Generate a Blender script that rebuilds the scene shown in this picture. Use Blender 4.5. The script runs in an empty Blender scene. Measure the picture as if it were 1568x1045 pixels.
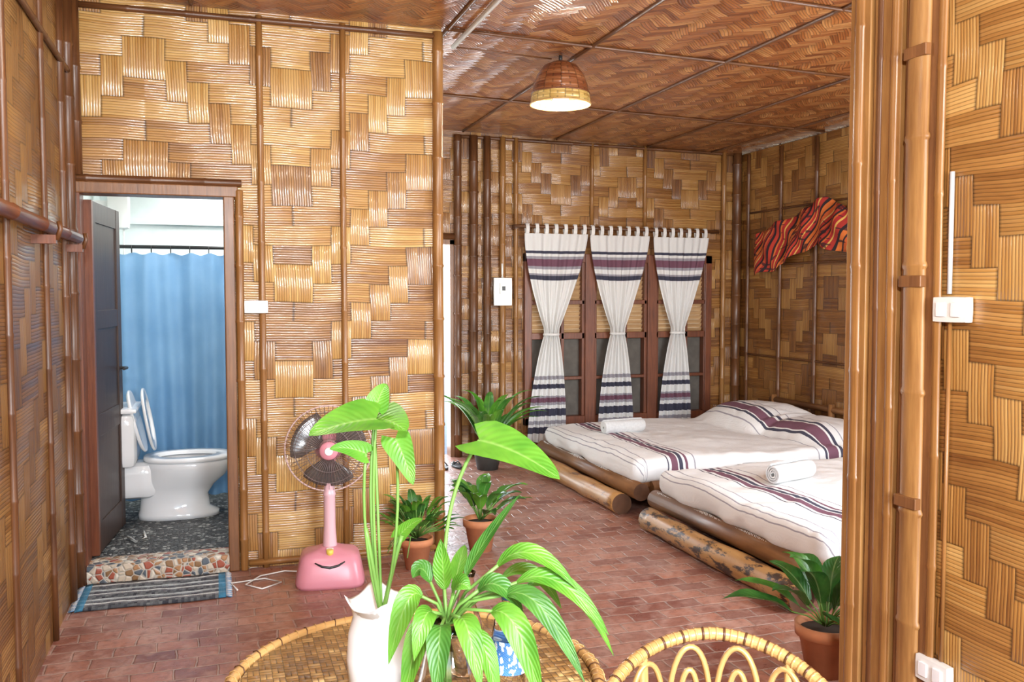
import bpy, math, random
from mathutils import Vector, Matrix, noise
random.seed(7)
pi=math.pi
# ------------------------------------------------------------------ mesh builder
class MB:
    def __init__(s): s.v=[];s.f=[];s.uv=[];s.m=[];s.sm=[];s.mats=[];s.xf=Matrix.Identity(4)
    def mi(s,mat):
        if mat not in s.mats: s.mats.append(mat)
        return s.mats.index(mat)
    def add(s,p):
        s.v.append(tuple(s.xf@Vector(p))); return len(s.v)-1
    def face(s,idx,uvs,mat,smooth=True):
        s.f.append(tuple(idx)); s.uv.append(list(uvs)); s.m.append(s.mi(mat)); s.sm.append(smooth)
    def obj(s,name,parent=None,bevel=0,solid=0):
        me=bpy.data.meshes.new(name); me.from_pydata(s.v,[],s.f)
        uvl=me.uv_layers.new(name="UVMap"); k=0
        for u in s.uv:
            for c in u: uvl.data[k].uv=c; k+=1
        for m in s.mats: me.materials.append(m)
        for p,mi_,sm in zip(me.polygons,s.m,s.sm): p.material_index=mi_; p.use_smooth=sm
        me.update()
        o=bpy.data.objects.new(name,me); bpy.context.scene.collection.objects.link(o)
        if parent: o.parent=parent
        if solid:
            md=o.modifiers.new("s","SOLIDIFY"); md.thickness=solid
        if bevel:
            md=o.modifiers.new("b","BEVEL"); md.width=bevel; md.segments=2; md.limit_method='ANGLE'
        return o
    def box(s,mn,mx,mat,swap=False):
        x0,y0,z0=mn;x1,y1,z1=mx
        P=[(x0,y0,z0),(x1,y0,z0),(x1,y1,z0),(x0,y1,z0),(x0,y0,z1),(x1,y0,z1),(x1,y1,z1),(x0,y1,z1)]
        I=[s.add(p) for p in P]
        for q,ax in (((0,3,2,1),2),((4,5,6,7),2),((0,1,5,4),1),((2,3,7,6),1),((1,2,6,5),0),((3,0,4,7),0)):
            uv=[]
            for k in q:
                p=P[k]
                c={2:(p[0],p[1]),1:(p[0],p[2]),0:(p[1],p[2])}[ax]
                if swap: c=(c[1],c[0])
                uv.append(c)
            s.face([I[k] for k in q],uv,mat,False)
    def rings(s,R,mat,closed=True,capS=True,capE=True,uvs=None,smooth=True,capmat=None):
        n=len(R[0]); idx=[[s.add(p) for p in r] for r in R]
        L=0
        for a in range(len(R)-1):
            d=(Vector(R[a+1][0])-Vector(R[a][0])).length
            for k in range(n if closed else n-1):
                k2=(k+1)%n
                u0=k/n*.2;u1=(k+1)/n*.2
                s.face((idx[a][k],idx[a][k2],idx[a+1][k2],idx[a+1][k]),((u0,L),(u1,L),(u1,L+d),(u0,L+d)),mat,smooth)
            L+=d
        cm=capmat or mat
        if closed and capS: s.face(idx[0][::-1],[(.5+.03*math.cos(2*pi*k/n),.03*math.sin(2*pi*k/n)) for k in range(n)],cm,False)
        if closed and capE: s.face(idx[-1],[(.5+.03*math.cos(2*pi*k/n),.03*math.sin(2*pi*k/n)) for k in range(n)],cm,False)
    def tube(s,pts,rad,mat,seg=8,sq=1.0,capS=True,capE=True,loop=False,capmat=None):
        pts=[Vector(p) for p in pts]; n=len(pts)
        if not isinstance(rad,(list,tuple)): rad=[rad]*n
        R=[];nrm=None
        for i,p in enumerate(pts):
            if loop: t=pts[(i+1)%n]-pts[i-1]
            else: t=pts[min(i+1,n-1)]-pts[max(i-1,0)]
            t.normalize()
            if nrm is None:
                h=Vector((0,0,1)) if abs(t.z)<.9 else Vector((1,0,0))
                nrm=t.cross(h).normalized()
            nrm=(nrm-t*nrm.dot(t)).normalized(); b=t.cross(nrm)
            R.append([p+nrm*math.cos(2*pi*k/seg)*rad[i]+b*math.sin(2*pi*k/seg)*rad[i]*sq for k in range(seg)])
        if loop: R.append(R[0])
        s.rings(R,mat,True,capS and not loop,capE and not loop,capmat=capmat)
    def lathe(s,prof,c,mat,seg=24,capS=True,capE=False,sx=1,sy=1):
        R=[[(c[0]+r*sx*math.cos(2*pi*k/seg),c[1]+r*sy*math.sin(2*pi*k/seg),c[2]+z) for k in range(seg)] for r,z in prof]
        s.rings(R,mat,True,capS,capE)
    def sheet(s,fn,nu,nv,mat,uvfn=None):
        idx=[[s.add(fn(i/nu,j/nv)) for i in range(nu+1)] for j in range(nv+1)]
        uvfn=uvfn or (lambda a,b:(a,b))
        for j in range(nv):
            for i in range(nu):
                s.face((idx[j][i],idx[j][i+1],idx[j+1][i+1],idx[j+1][i]),
                  (uvfn(i/nu,j/nv),uvfn((i+1)/nu,j/nv),uvfn((i+1)/nu,(j+1)/nv),uvfn(i/nu,(j+1)/nv)),mat)
    def bamboo(s,p0,p1,r,mat,sp=.32,seg=10,wob=.004,sq=1.0):
        p0=Vector(p0);p1=Vector(p1);L=(p1-p0).length;d=(p1-p0)/L
        st=[0];q=random.uniform(.1,sp)
        while q<L-.05:
            st+=[q-.012,q-.004,q+.004,q+.012]; q+=sp*random.uniform(.8,1.15)
        st.append(L)
        pts=[];rr=[]
        for i,t in enumerate(st):
            j=(i-1)%4
            bump=1.0
            if 0<i<len(st)-1: bump=[1.0,1.14,1.11,1.0][j]
            off=Vector((noise.noise(Vector((t*.8,p0.x*3,p0.y))),noise.noise(Vector((t*.8,9+p0.x,p0.y*3))),noise.noise(Vector((t*.8,p0.z,20+p0.y)))))*wob
            off-=d*off.dot(d)
            pts.append(p0+d*t+off);rr.append(r*bump)
        s.tube(pts,rr,mat,seg,sq)
    def leaf(s,b,c,t,w,mat,kind='lance',nh=(0,0,1),fold=.12,n=10,wave=0):
        b,c,t=Vector(b),Vector(c),Vector(t);nh=Vector(nh)
        rows=[]
        ph=random.random()*6
        for i in range(n+1):
            a=i/n
            p=b*(1-a)**2+c*2*a*(1-a)+t*a*a
            tg=((c-b)*(1-a)+(t-c)*a).normalized()
            sd=tg.cross(nh)
            if sd.length<.05: sd=tg.cross(Vector((.3,.8,.2)))
            sd.normalize(); nn=sd.cross(tg)
            if kind=='lance': ww=math.sin(pi*min(1,a*.97+.03)**.85)**.8
            elif kind=='heart':
                ww=(1-a)**.62*min(1,.72+a*2.2) if a>0 else .62
                ww*=1.08
            else: ww=min(1,.35+a*4)*(1-a**3)
            if i==n: ww=.015
            row=[]
            for k in (-1,-.55,0,.55,1):
                back=Vector((0,0,0))
                if kind=='heart' and a<.25: back=-tg*abs(k)*(.25-a)*.9*(t-b).length*.8
                row.append(p+sd*k*ww*w/2+nn*(abs(k)*fold*w*ww+wave*w*abs(k)*math.sin(a*12+ph+k))+back)
            rows.append(row)
        idx=[[s.add(p) for p in r] for r in rows]
        for j in range(n):
            for i in range(4):
                s.face((idx[j][i],idx[j][i+1],idx[j+1][i+1],idx[j+1][i]),((i/4,j/n),((i+1)/4,j/n),((i+1)/4,(j+1)/n),(i/4,(j+1)/n)),mat)
    def rbox(s,mn,mx,r,mat,n=(12,12,4),fn=None,uvfn=None,bottom=True):
        mn=Vector(mn);mx=Vector(mx)
        inn=mn+Vector((r,r,r));inx=mx-Vector((r,r,r))
        def pos(p):
            q=Vector([min(max(p[k],inn[k]),inx[k]) for k in range(3)])
            d=p-q
            if d.length>1e-6:
                o=q+d.normalized()*r
            else: o=p
            if fn: o=fn(o)
            return o
        def uvf(p): return uvfn(p) if uvfn else (p[0],p[1])
        axes=[(0,1,2,1),(0,2,1,0),(0,2,1,1),(1,2,0,0),(1,2,0,1)]
        if bottom: axes.append((0,1,2,0))
        for a,b,c,side in axes:
            na,nb=n[a],n[b]
            idx=[];raw=[]
            for j in range(nb+1):
                ri=[];rr=[]
                for i in range(na+1):
                    p=Vector((0,0,0))
                    p[a]=mn[a]+(mx[a]-mn[a])*i/na;p[b]=mn[b]+(mx[b]-mn[b])*j/nb
                    p[c]=mx[c] if side else mn[c]
                    rr.append(p);ri.append(s.add(pos(p)))
                idx.append(ri);raw.append(rr)
            for j in range(nb):
                for i in range(na):
                    q=[(j,i),(j,i+1),(j+1,i+1),(j+1,i)]
                    flip=(side==1)==(c==1)
                    if flip: q=q[::-1]
                    s.face([idx[y][x] for y,x in q],[uvf(raw[y][x]) for y,x in q],mat)
def weld(o,d=.0005):
    import bmesh
    bm=bmesh.new();bm.from_mesh(o.data);bmesh.ops.remove_doubles(bm,verts=bm.verts,dist=d);bm.to_mesh(o.data);bm.free()
def empty(name,loc=(0,0,0)):
    e=bpy.data.objects.new(name,None);e.empty_display_size=.1;bpy.context.scene.collection.objects.link(e);return e
# ------------------------------------------------------------------ materials
class NT:
    def __init__(s,name):
        s.mat=bpy.data.materials.new(name);s.mat.use_nodes=True;s.t=s.mat.node_tree
        s.b=s.t.nodes["Principled BSDF"];s.out=s.t.nodes["Material Output"]
    def n(s,ty,**k):
        x=s.t.nodes.new(ty)
        for a,b in k.items(): setattr(x,a,b)
        return x
    def l(s,a,b): s.t.links.new(a,b)
    def put(s,sock,v):
        if isinstance(v,bpy.types.NodeSocket): s.l(v,sock)
        else: sock.default_value=v
    def m(s,op,a,b=0.0,c=0.0):
        x=s.n('ShaderNodeMath',operation=op);s.put(x.inputs[0],a);s.put(x.inputs[1],b);s.put(x.inputs[2],c);return x.outputs[0]
    def uv(s): return s.n('ShaderNodeUVMap').outputs[0]
    def obj(s): return s.n('ShaderNodeTexCoord').outputs['Object']
    def map(s,v,sc=(1,1,1),rot=(0,0,0),loc=(0,0,0)):
        x=s.n('ShaderNodeMapping');s.l(v,x.inputs[0]);x.inputs['Scale'].default_value=sc;x.inputs['Rotation'].default_value=rot;x.inputs['Location'].default_value=loc;return x.outputs[0]
    def sep(s,v):
        x=s.n('ShaderNodeSeparateXYZ');s.l(v,x.inputs[0]);return x.outputs
    def comb(s,a,b,c=0.0):
        x=s.n('ShaderNodeCombineXYZ');s.put(x.inputs[0],a);s.put(x.inputs[1],b);s.put(x.inputs[2],c);return x.outputs[0]
    def noise(s,v,scale=5,det=3,rough=.5):
        x=s.n('ShaderNodeTexNoise');s.l(v,x.inputs['Vector']);x.inputs['Scale'].default_value=scale;x.inputs['Detail'].default_value=det;x.inputs['Roughness'].default_value=rough;return x.outputs['Fac']
    def white(s,v):
        x=s.n('ShaderNodeTexWhiteNoise',noise_dimensions='3D');s.l(v,x.inputs['Vector']);return x.outputs['Value']
    def ramp(s,f,stops,const=False):
        x=s.n('ShaderNodeValToRGB');s.put(x.inputs[0],f);cr=x.color_ramp
        if const: cr.interpolation='CONSTANT'
        while len(cr.elements)<len(stops): cr.elements.new(.5)
        for e,(p,c) in zip(cr.elements,sorted(stops,key=lambda q:q[0])):
            e.position=p;e.color=(*c,1)
        return x.outputs[0]
    def mul(s,col,f):
        x=s.n('ShaderNodeMix',data_type='RGBA',blend_type='MULTIPLY');x.inputs[0].default_value=1;s.put(x.inputs[6],col)
        if isinstance(f,bpy.types.NodeSocket) : s.l(f,x.inputs[7])
        return x.outputs[2]
    def mix(s,f,a,b):
        x=s.n('ShaderNodeMix',data_type='RGBA');s.put(x.inputs[0],f)
        s.put(x.inputs[6],a if not isinstance(a,tuple) else (*a,1));s.put(x.inputs[7],b if not isinstance(b,tuple) else (*b,1));return x.outputs[2]
    def rng(s,v,a,b,c,d):
        x=s.n('ShaderNodeMapRange');s.put(x.inputs[0],v)
        for k,q in zip((1,2,3,4),(a,b,c,d)): x.inputs[k].default_value=q
        return x.outputs[0]
    def bump(s,h,dist=1.0,st=1.0):
        x=s.n('ShaderNodeBump');s.l(h,x.inputs['Height']);x.inputs['Distance'].default_value=dist;x.inputs['Strength'].default_value=st
        s.l(x.outputs[0],s.b.inputs['Normal']);s.l(x.outputs[0],s.b.inputs['Coat Normal'])
    def col(s,c): s.put(s.b.inputs['Base Color'],c if not isinstance(c,tuple) else (*c,1))
    def rough(s,r): s.put(s.b.inputs['Roughness'],r)

def plain(name,c,r=.5,metal=0,noisy=0):
    t=NT(name)
    if noisy:
        f=t.noise(t.obj(),12,3)
        t.col(t.ramp(f,[(.3,tuple(x*(1-noisy) for x in c)),(.7,tuple(min(1,x*(1+noisy)) for x in c))]))
    else: t.col(c)
    t.rough(r);t.b.inputs['Metallic'].default_value=metal
    return t.mat
def weave(name,cols,cell=.105,N=8,nv=2,nh=3,rot=0,rough=.42,hump=.010,strip=.0010,dis=.016,edge=.42,coat=.6,pp=7.0,crough=.10):
    t=NT(name)
    v=t.map(t.uv(),rot=(0,0,rot))
    nz=t.n('ShaderNodeTexNoise');t.l(v,nz.inputs['Vector']);nz.inputs['Scale'].default_value=2.5;nz.inputs['Detail'].default_value=1
    x=t.n('ShaderNodeVectorMath',operation='MULTIPLY_ADD');t.l(nz.outputs['Color'],x.inputs[0]);x.inputs[1].default_value=(dis*2,dis*2,0);t.l(v,x.inputs[2])
    s=t.sep(x.outputs[0])
    U=t.m('DIVIDE',s[0],cell);V=t.m('DIVIDE',s[1],cell)
    if pp: U=t.m('PINGPONG',t.m('ADD',U,pp*20+3),pp)
    i=t.m('FLOOR',U);j=t.m('FLOOR',V);fu=t.m('SUBTRACT',U,i);fv=t.m('SUBTRACT',V,j)
    S=t.m('ADD',i,j);P=float(nv+nh)
    f=t.m('FLOOR',t.m('DIVIDE',t.m('ADD',S,.01),P))
    m=t.m('SUBTRACT',S,t.m('MULTIPLY',f,P))
    vert=t.m('LESS_THAN',m,nv-.5)
    tV=t.m('DIVIDE',t.m('ADD',m,fv),nv);tH=t.m('DIVIDE',t.m('ADD',t.m('SUBTRACT',m,nv),fu),nh)
    T=t.m('ADD',tH,t.m('MULTIPLY',vert,t.m('SUBTRACT',tV,tH)))
    sc=t.m('MULTIPLY',t.m('ADD',V,t.m('MULTIPLY',vert,t.m('SUBTRACT',U,V))),float(N))
    al=t.m('ADD',U,t.m('MULTIPLY',vert,t.m('SUBTRACT',V,U)))
    fsc=t.m('FLOOR',sc);fs=t.m('SUBTRACT',sc,fsc)
    bi=t.m('ADD',j,t.m('MULTIPLY',vert,t.m('SUBTRACT',i,j)))
    w1=t.white(t.comb(t.m('ADD',fsc,.5),t.m('ADD',f,.5),t.m('MULTIPLY',vert,7.3)))
    w2=t.white(t.comb(t.m('ADD',bi,.5),t.m('ADD',f,.5),t.m('MULTIPLY_ADD',vert,3.1,5.2)))
    g=t.noise(t.comb(t.m('MULTIPLY',sc,1.6),t.m('MULTIPLY',al,1.1),0.0),1.0,4,.65)
    big=t.noise(t.uv(),1.3,2)
    fac=t.m('ADD',t.m('ADD',t.m('MULTIPLY',w1,.27),t.m('MULTIPLY',w2,.50)),t.m('MULTIPLY_ADD',big,.35,t.m('MULTIPLY',g,.36)))
    fac=t.m('SUBTRACT',fac,.20)
    c=t.ramp(fac,[(0.12,cols[0]),(.5,cols[1]),(.88,cols[2])])
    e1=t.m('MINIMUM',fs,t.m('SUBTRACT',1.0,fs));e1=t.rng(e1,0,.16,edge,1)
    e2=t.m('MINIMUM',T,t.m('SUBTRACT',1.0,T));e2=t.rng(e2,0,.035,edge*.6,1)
    e=t.m('MULTIPLY',e1,e2)  # occlusion painted into the colour: dark strip gaps and bundle ends
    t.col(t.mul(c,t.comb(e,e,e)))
    h1=t.m('MULTIPLY',t.m('MULTIPLY',T,t.m('SUBTRACT',1.0,T)),4*hump)
    h1=t.m('MULTIPLY',h1,t.m('MULTIPLY_ADD',w2,.9,.45))
    q=t.m('SUBTRACT',t.m('MULTIPLY',fs,2.0),1.0)
    h2=t.m('MULTIPLY',t.m('SUBTRACT',1.0,t.m('MULTIPLY',q,q)),strip)
    h3=t.m('MULTIPLY',g,strip*.8)
    h4=t.m('MULTIPLY',t.m('MULTIPLY',t.m('SUBTRACT',w1,.5),T),strip*6)
    t.bump(t.m('ADD',t.m('ADD',h1,h4),t.m('ADD',h2,h3)))
    t.rough(t.rng(w1,0,1,rough*.8,rough*1.3))
    t.b.inputs['Coat Weight'].default_value=coat;t.b.inputs['Coat Roughness'].default_value=crough
    return t.mat
def wood(name,a,b,rough=.35,sc=(40,40,3),uvm=True,coat=.1,spots=None,bumpd=.0008):
    t=NT(name)
    v=t.uv() if uvm else t.obj()
    f=t.noise(t.map(v,sc),1,4,.6)
    g=t.noise(t.obj(),3,3)
    c=t.ramp(t.m('MULTIPLY_ADD',g,.4,t.m('MULTIPLY',f,.7)),[(.35,a),(.72,b)])
    if spots:
        sp=t.noise(t.map(t.obj(),(12,6,18)),1,5,.7)
        c=t.mix(t.rng(sp,spots[1],spots[1]+.06,0,1),c,spots[0])
    t.col(c);t.rough(rough);t.b.inputs['Coat Weight'].default_value=coat;t.b.inputs['Coat Roughness'].default_value=.2
    t.bump(f,bumpd)
    return t.mat
def cloth(name,fn,r=.85,bumpd=.0006,trans=0):
    t=NT(name);t.col(fn(t));t.rough(r)
    s=t.sep(t.obj())
    w=t.m('MULTIPLY',t.m('SINE',t.m('MULTIPLY',s[0],1400.)),t.m('SINE',t.m('MULTIPLY',s[2],1400.)))
    n=t.noise(t.obj(),40,3)
    t.bump(t.m('ADD',n,t.m('MULTIPLY',w,.2)),bumpd*3)
    if trans:
        tr=t.n('ShaderNodeBsdfTranslucent');mx=t.n('ShaderNodeMixShader');mx.inputs[0].default_value=trans
        t.l(t.b.inputs['Base Color'].links[0].from_socket,tr.inputs[0]);t.l(t.b.outputs[0],mx.inputs[1]);t.l(tr.outputs[0],mx.inputs[2]);t.l(mx.outputs[0],t.out.inputs[0])
    return t.mat
def leafm(name,a,b,rib,tf=.25):
    t=NT(name);s=t.sep(t.uv());n=t.noise(t.obj(),18,2)
    c=t.ramp(n,[(.3,a),(.7,b)])
    d=t.m('ABSOLUTE',t.m('SUBTRACT',s[0],.5))
    c=t.mix(t.rng(d,0,.045,.75,0),c,rib)
    t.col(c);t.rough(.38)
    vein=t.m('SINE',t.m('MULTIPLY',t.m('ADD',s[1],t.m('MULTIPLY',d,-.6)),60.))
    t.bump(vein,.00025)
    tr=t.n('ShaderNodeBsdfTranslucent');mx=t.n('ShaderNodeMixShader');mx.inputs[0].default_value=tf
    t.l(c,tr.inputs[0]);t.l(t.b.outputs[0],mx.inputs[1]);t.l(tr.outputs[0],mx.inputs[2]);t.l(mx.outputs[0],t.out.inputs[0])
    return t.mat
def glass(name,c=(1,1,1),r=.02,ior=1.45):
    t=NT(name);t.col(c);t.rough(r);t.b.inputs['Transmission Weight'].default_value=1;t.b.inputs['IOR'].default_value=ior
    return t.mat
def emis(name,c,s):
    t=NT(name);t.col(c);t.b.inputs['Emission Color'].default_value=(*c,1);t.b.inputs['Emission Strength'].default_value=s
    return t.mat

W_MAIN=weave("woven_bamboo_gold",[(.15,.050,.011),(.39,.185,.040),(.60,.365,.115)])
W_SIDE=weave("woven_bamboo_side",[(.10,.036,.008),(.27,.125,.030),(.42,.235,.072)],cell=.11,coat=.25)  # main weave in darker browns; grazing-light shade painted into the colour
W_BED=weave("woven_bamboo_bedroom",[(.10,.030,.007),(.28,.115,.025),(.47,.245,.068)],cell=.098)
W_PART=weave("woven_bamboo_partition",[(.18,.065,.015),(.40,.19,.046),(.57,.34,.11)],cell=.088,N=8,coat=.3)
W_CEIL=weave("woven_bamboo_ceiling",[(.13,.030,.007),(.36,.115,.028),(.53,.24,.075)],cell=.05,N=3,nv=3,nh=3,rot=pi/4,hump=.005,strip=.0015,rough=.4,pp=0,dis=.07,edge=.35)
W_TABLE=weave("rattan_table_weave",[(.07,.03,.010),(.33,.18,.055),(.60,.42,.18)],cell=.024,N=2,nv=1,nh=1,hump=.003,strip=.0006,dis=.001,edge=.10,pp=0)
BAM=wood("bamboo_pole",(.19,.075,.018),(.36,.17,.048),.4,(60,3,3),coat=.2)
BAMD=wood("bamboo_pole_dark",(.055,.019,.007),(.17,.064,.019),.42,(60,3,3),coat=.12)
BAML=wood("bamboo_pole_pale",(.22,.092,.024),(.42,.215,.065),.5,(60,4,3),coat=.05)
REDW=wood("red_brown_wood",(.085,.022,.009),(.21,.062,.022),.42,(50,4,3))
BROWNW=wood("brown_frame_wood",(.11,.040,.013),(.27,.115,.038),.45,(50,3,3))
DARKW=wood("dark_door_wood",(.024,.010,.006),(.06,.026,.014),.45,(4,50,3),coat=0)
LOG=wood("peeled_log",(.34,.16,.045),(.56,.32,.11),.42,(30,3,3),spots=((.045,.022,.012),.50))
LOGP=wood("pale_log",(.34,.15,.04),(.56,.30,.10),.4,(30,3,3),spots=((.16,.07,.025),.58))
LOGD=wood("brown_log",(.10,.038,.014),(.27,.12,.038),.45,(30,3,3))
LOGE=plain("log_end_grain",(.12,.055,.027),.7,0,.3)
RATT=wood("rattan_cane",(.40,.21,.06),(.64,.41,.16),.33,(40,6,3),coat=.3)
RATTD=plain("rattan_binding",(.10,.04,.015),.4)
WHITEP=plain("white_plastic",(.80,.80,.76),.3)
CERAM=plain("white_ceramic",(.84,.85,.86),.08)
DARK=plain("black_plastic",(.02,.02,.02),.4)
TERRA=plain("terracotta",(.52,.20,.085),.75,0,.15)
SOIL=plain("soil",(.035,.02,.012),.95,0,.3)
PLW=plain("bathroom_plaster",(.70,.76,.73),.6,0,.04)
METAL=plain("steel",(.6,.6,.6),.25,1)
PINK=plain("fan_pink",(.68,.27,.33),.3)
PINKL=plain("fan_pink_light",(.76,.48,.52),.3)
GRILL=plain("fan_grill_wire",(.20,.15,.14),.35,.3)
GREYM=plain("window_mesh",(.105,.09,.075),.7,0,.2)
# brick floor
t=NT("terracotta_brick_floor")
nzf=t.n('ShaderNodeTexNoise');t.l(t.uv(),nzf.inputs['Vector']);nzf.inputs['Scale'].default_value=6
vv=t.n('ShaderNodeVectorMath',operation='MULTIPLY_ADD');t.l(nzf.outputs['Color'],vv.inputs[0]);vv.inputs[1].default_value=(.03,.03,0);t.l(t.uv(),vv.inputs[2])
br=t.n('ShaderNodeTexBrick');t.l(vv.outputs[0],br.inputs['Vector'])
for k,v in (('Scale',1.),('Mortar Size',.006),('Brick Width',.165),('Row Height',.105),('Bias',-.05),('Mortar Smooth',.6)): br.inputs[k].default_value=v
br.inputs['Color1'].default_value=(.19,.055,.036,1);br.inputs['Color2'].default_value=(.43,.18,.115,1);br.inputs['Mortar'].default_value=(.36,.24,.19,1)
n1=t.noise(t.uv(),2.2,5,.68);n2=t.noise(t.uv(),26,4,.65);n3=t.noise(t.uv(),9,4,.65)
c=t.mix(t.rng(n1,.42,.66,0,.55),br.outputs['Color'],(.50,.33,.27))
c=t.mix(t.rng(n3,.50,.66,0,.6),c,(.48,.31,.25))
c=t.mix(t.rng(n2,.48,.68,0,.55),c,(.15,.05,.035))
t.col(c);t.rough(t.rng(n3,.3,.7,.24,.50))
t.bump(t.m('ADD',t.m('MULTIPLY',br.outputs['Fac'],-1.),t.m('MULTIPLY_ADD',n2,.9,t.m('MULTIPLY',n3,1.2))),.003)
BRICK=t.mat
def pebble(name,stops,grout,sc,r=.4):
    t=NT(name);v=t.obj()
    vo=t.n('ShaderNodeTexVoronoi');t.l(v,vo.inputs['Vector']);vo.inputs['Scale'].default_value=sc
    ve=t.n('ShaderNodeTexVoronoi',feature='DISTANCE_TO_EDGE');t.l(v,ve.inputs['Vector']);ve.inputs['Scale'].default_value=sc
    s=t.sep(vo.outputs['Color'])
    c=t.ramp(s[0],stops,True)
    c=t.mix(t.rng(ve.outputs['Distance'],.03,.10,0,1),grout,c)
    t.col(c);t.rough(r);t.bump(t.rng(ve.outputs['Distance'],0,.2,0,1),.004)
    return t.mat
PEB=pebble("pebble_mosaic",[(0,(.36,.09,.05)),(.2,(.6,.5,.38)),(.4,(.26,.14,.06)),(.55,(.75,.68,.55)),(.7,(.42,.22,.10)),(.85,(.10,.12,.14))],(.55,.50,.42),30)
PEBD=pebble("dark_pebble_floor",[(0,(.03,.03,.03)),(.3,(.10,.105,.10)),(.5,(.05,.052,.052)),(.75,(.22,.225,.21)),(.9,(.4,.4,.37))],(.03,.03,.03),45,.5)
# textiles
CW=(.88,.87,.85)
PUR=(.20,.085,.125);NAV=(.06,.06,.095);GRY=(.38,.36,.40)
def bedcol(t):
    s=t.sep(t.uv());x=s[0]
    return t.ramp(t.m('DIVIDE',x,2.5),[(0,CW),(.05,GRY),(.053,CW),(.072,GRY),(.075,CW),(.10,GRY),(.103,CW),
        (.165,NAV),(.171,CW),(.177,PUR),(.197,CW),(.203,NAV),(.213,CW),(.221,PUR),(.229,CW),(.25,GRY),(.253,CW),
        (.66,GRY),(.664,CW),(.68,NAV),(.69,CW),(.695,PUR),(.73,CW),(.737,NAV),(.75,CW),(.77,GRY),(.774,CW)],True)
SPREAD=cloth("woven_bedspread",bedcol,bumpd=.001)
def curcol(t):
    s=t.sep(t.uv())
    z=s[1]
    return t.ramp(t.m('DIVIDE',z,2.2),[(0,CW),(.085,NAV),(.11,CW),(.125,GRY),(.14,CW),(.16,NAV),(.19,CW),(.205,GRY),(.215,PUR),(.235,GRY),(.245,CW),(.275,NAV),(.295,CW),(.315,GRY),(.33,CW),
        (.735,NAV),(.755,GRY),(.765,CW),(.785,GRY),(.795,PUR),(.828,GRY),(.836,CW),(.850,NAV),(.863,CW)],True)
CURT=cloth("woven_curtain",curcol,trans=.2)
TAB=cloth("curtain_tab_cloth",lambda t:t.ramp(t.noise(t.obj(),30),[(.3,(.70,.68,.65)),(.7,(.84,.82,.79))]))
TOWEL=cloth("towel_cloth",lambda t:t.ramp(t.noise(t.obj(),60),[(.3,(.80,.80,.79)),(.7,(.9,.9,.89))]),bumpd=.002)
SHOW=cloth("shower_curtain_blue",lambda t:t.ramp(t.noise(t.obj(),4),[(.3,(.19,.38,.62)),(.7,(.25,.46,.70))]),r=.5,trans=.3)
def scarf(t):
    s=t.sep(t.uv());n=t.noise(t.obj(),4,1);n2=t.noise(t.map(t.uv(),(9,26,1),rot=(0,0,.9)),1,1)
    x=t.m('FRACT',t.m('ADD',t.m('MULTIPLY_ADD',s[0],2.3,t.m('MULTIPLY',s[1],1.9)),t.m('MULTIPLY',n,.15)))
    c=t.ramp(x,[(0,(.025,.012,.015)),(.07,(.50,.04,.02)),(.16,(.03,.012,.015)),(.21,(.66,.15,.03)),(.25,(.44,.02,.02)),(.32,(.72,.44,.10)),(.35,(.42,.03,.02)),(.44,(.02,.012,.015)),(.50,(.70,.17,.03)),(.60,(.04,.02,.025)),(.64,(.66,.13,.03)),(.73,(.74,.50,.15)),(.76,(.44,.03,.02)),(.84,(.03,.01,.015)),(.89,(.62,.10,.03)),(.95,(.40,.03,.02))],True)
    return t.mix(t.rng(n2,.60,.63,0,.85),c,(.03,.012,.015))
SCARF=cloth("striped_textile",scarf)
def matc(t):
    s=t.sep(t.uv());x=t.m('FRACT',t.m('MULTIPLY',s[1],7.0));n=t.white(t.comb(t.m('FLOOR',t.m('MULTIPLY',s[0],70.)),t.m('FLOOR',t.m('MULTIPLY',s[1],42.)),0.))
    c=t.ramp(x,[(0,(.03,.035,.05)),(.3,(.10,.10,.12)),(.45,(.75,.78,.76)),(.58,(.04,.04,.06)),(.8,(.30,.34,.36)),(.9,(.6,.65,.66))],True)
    e=t.m('MINIMUM',s[0],t.m('SUBTRACT',.68,s[0]))
    return t.mix(t.m('MULTIPLY',t.m('LESS_THAN',e,.035),.85),t.mix(t.m('MULTIPLY',n,.35),c,(.5,.55,.55)),(.05,.30,.52))
MATC=cloth("woven_mat",matc,bumpd=.002)
LF1=leafm("leaf_bright",(.075,.26,.022),(.155,.40,.038),(.28,.49,.12))
LF2=leafm("leaf_mid",(.035,.15,.02),(.085,.26,.035),(.20,.38,.10))
LF3=leafm("leaf_dark",(.02,.10,.018),(.05,.19,.03),(.32,.46,.18))
STEM=plain("plant_stem",(.15,.31,.06),.45)

# ------------------------------------------------------------------ shell
def ceilz(x): return 3.0 if x<1.24 else 3.0-.025*(x-1.24)
b=MB();b.box((-.80,-1.4,-.1),(5.18,8.12,0),BRICK);b.obj("floor")
b=MB()
for x0,x1 in ((-.80,1.24),(1.24,5.18)):
    z0,z1=ceilz(x0),ceilz(x1)
    P=[(x0,-1.4,z0),(x1,-1.4,z1),(x1,8.12,z1),(x0,8.12,z0)]
    I=[b.add(p) for p in P];J=[b.add((p[0],p[1],3.12)) for p in P]
    uv=[(p[0],p[1]) for p in P]
    b.face(I,uv,W_CEIL,False);b.face(J[::-1],uv[::-1],W_CEIL,False)
    for k in range(4):
        q=(k+1)%4;b.face((I[k],J[k],J[q],I[q]),((0,0),(0,.1),(1,.1),(1,0)),W_CEIL,False)
b.obj("ceiling")
b=MB();b.box((-.80,-1.3,0),(-.69,5.06,3.0),W_SIDE);b.obj("wall_left")
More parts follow.
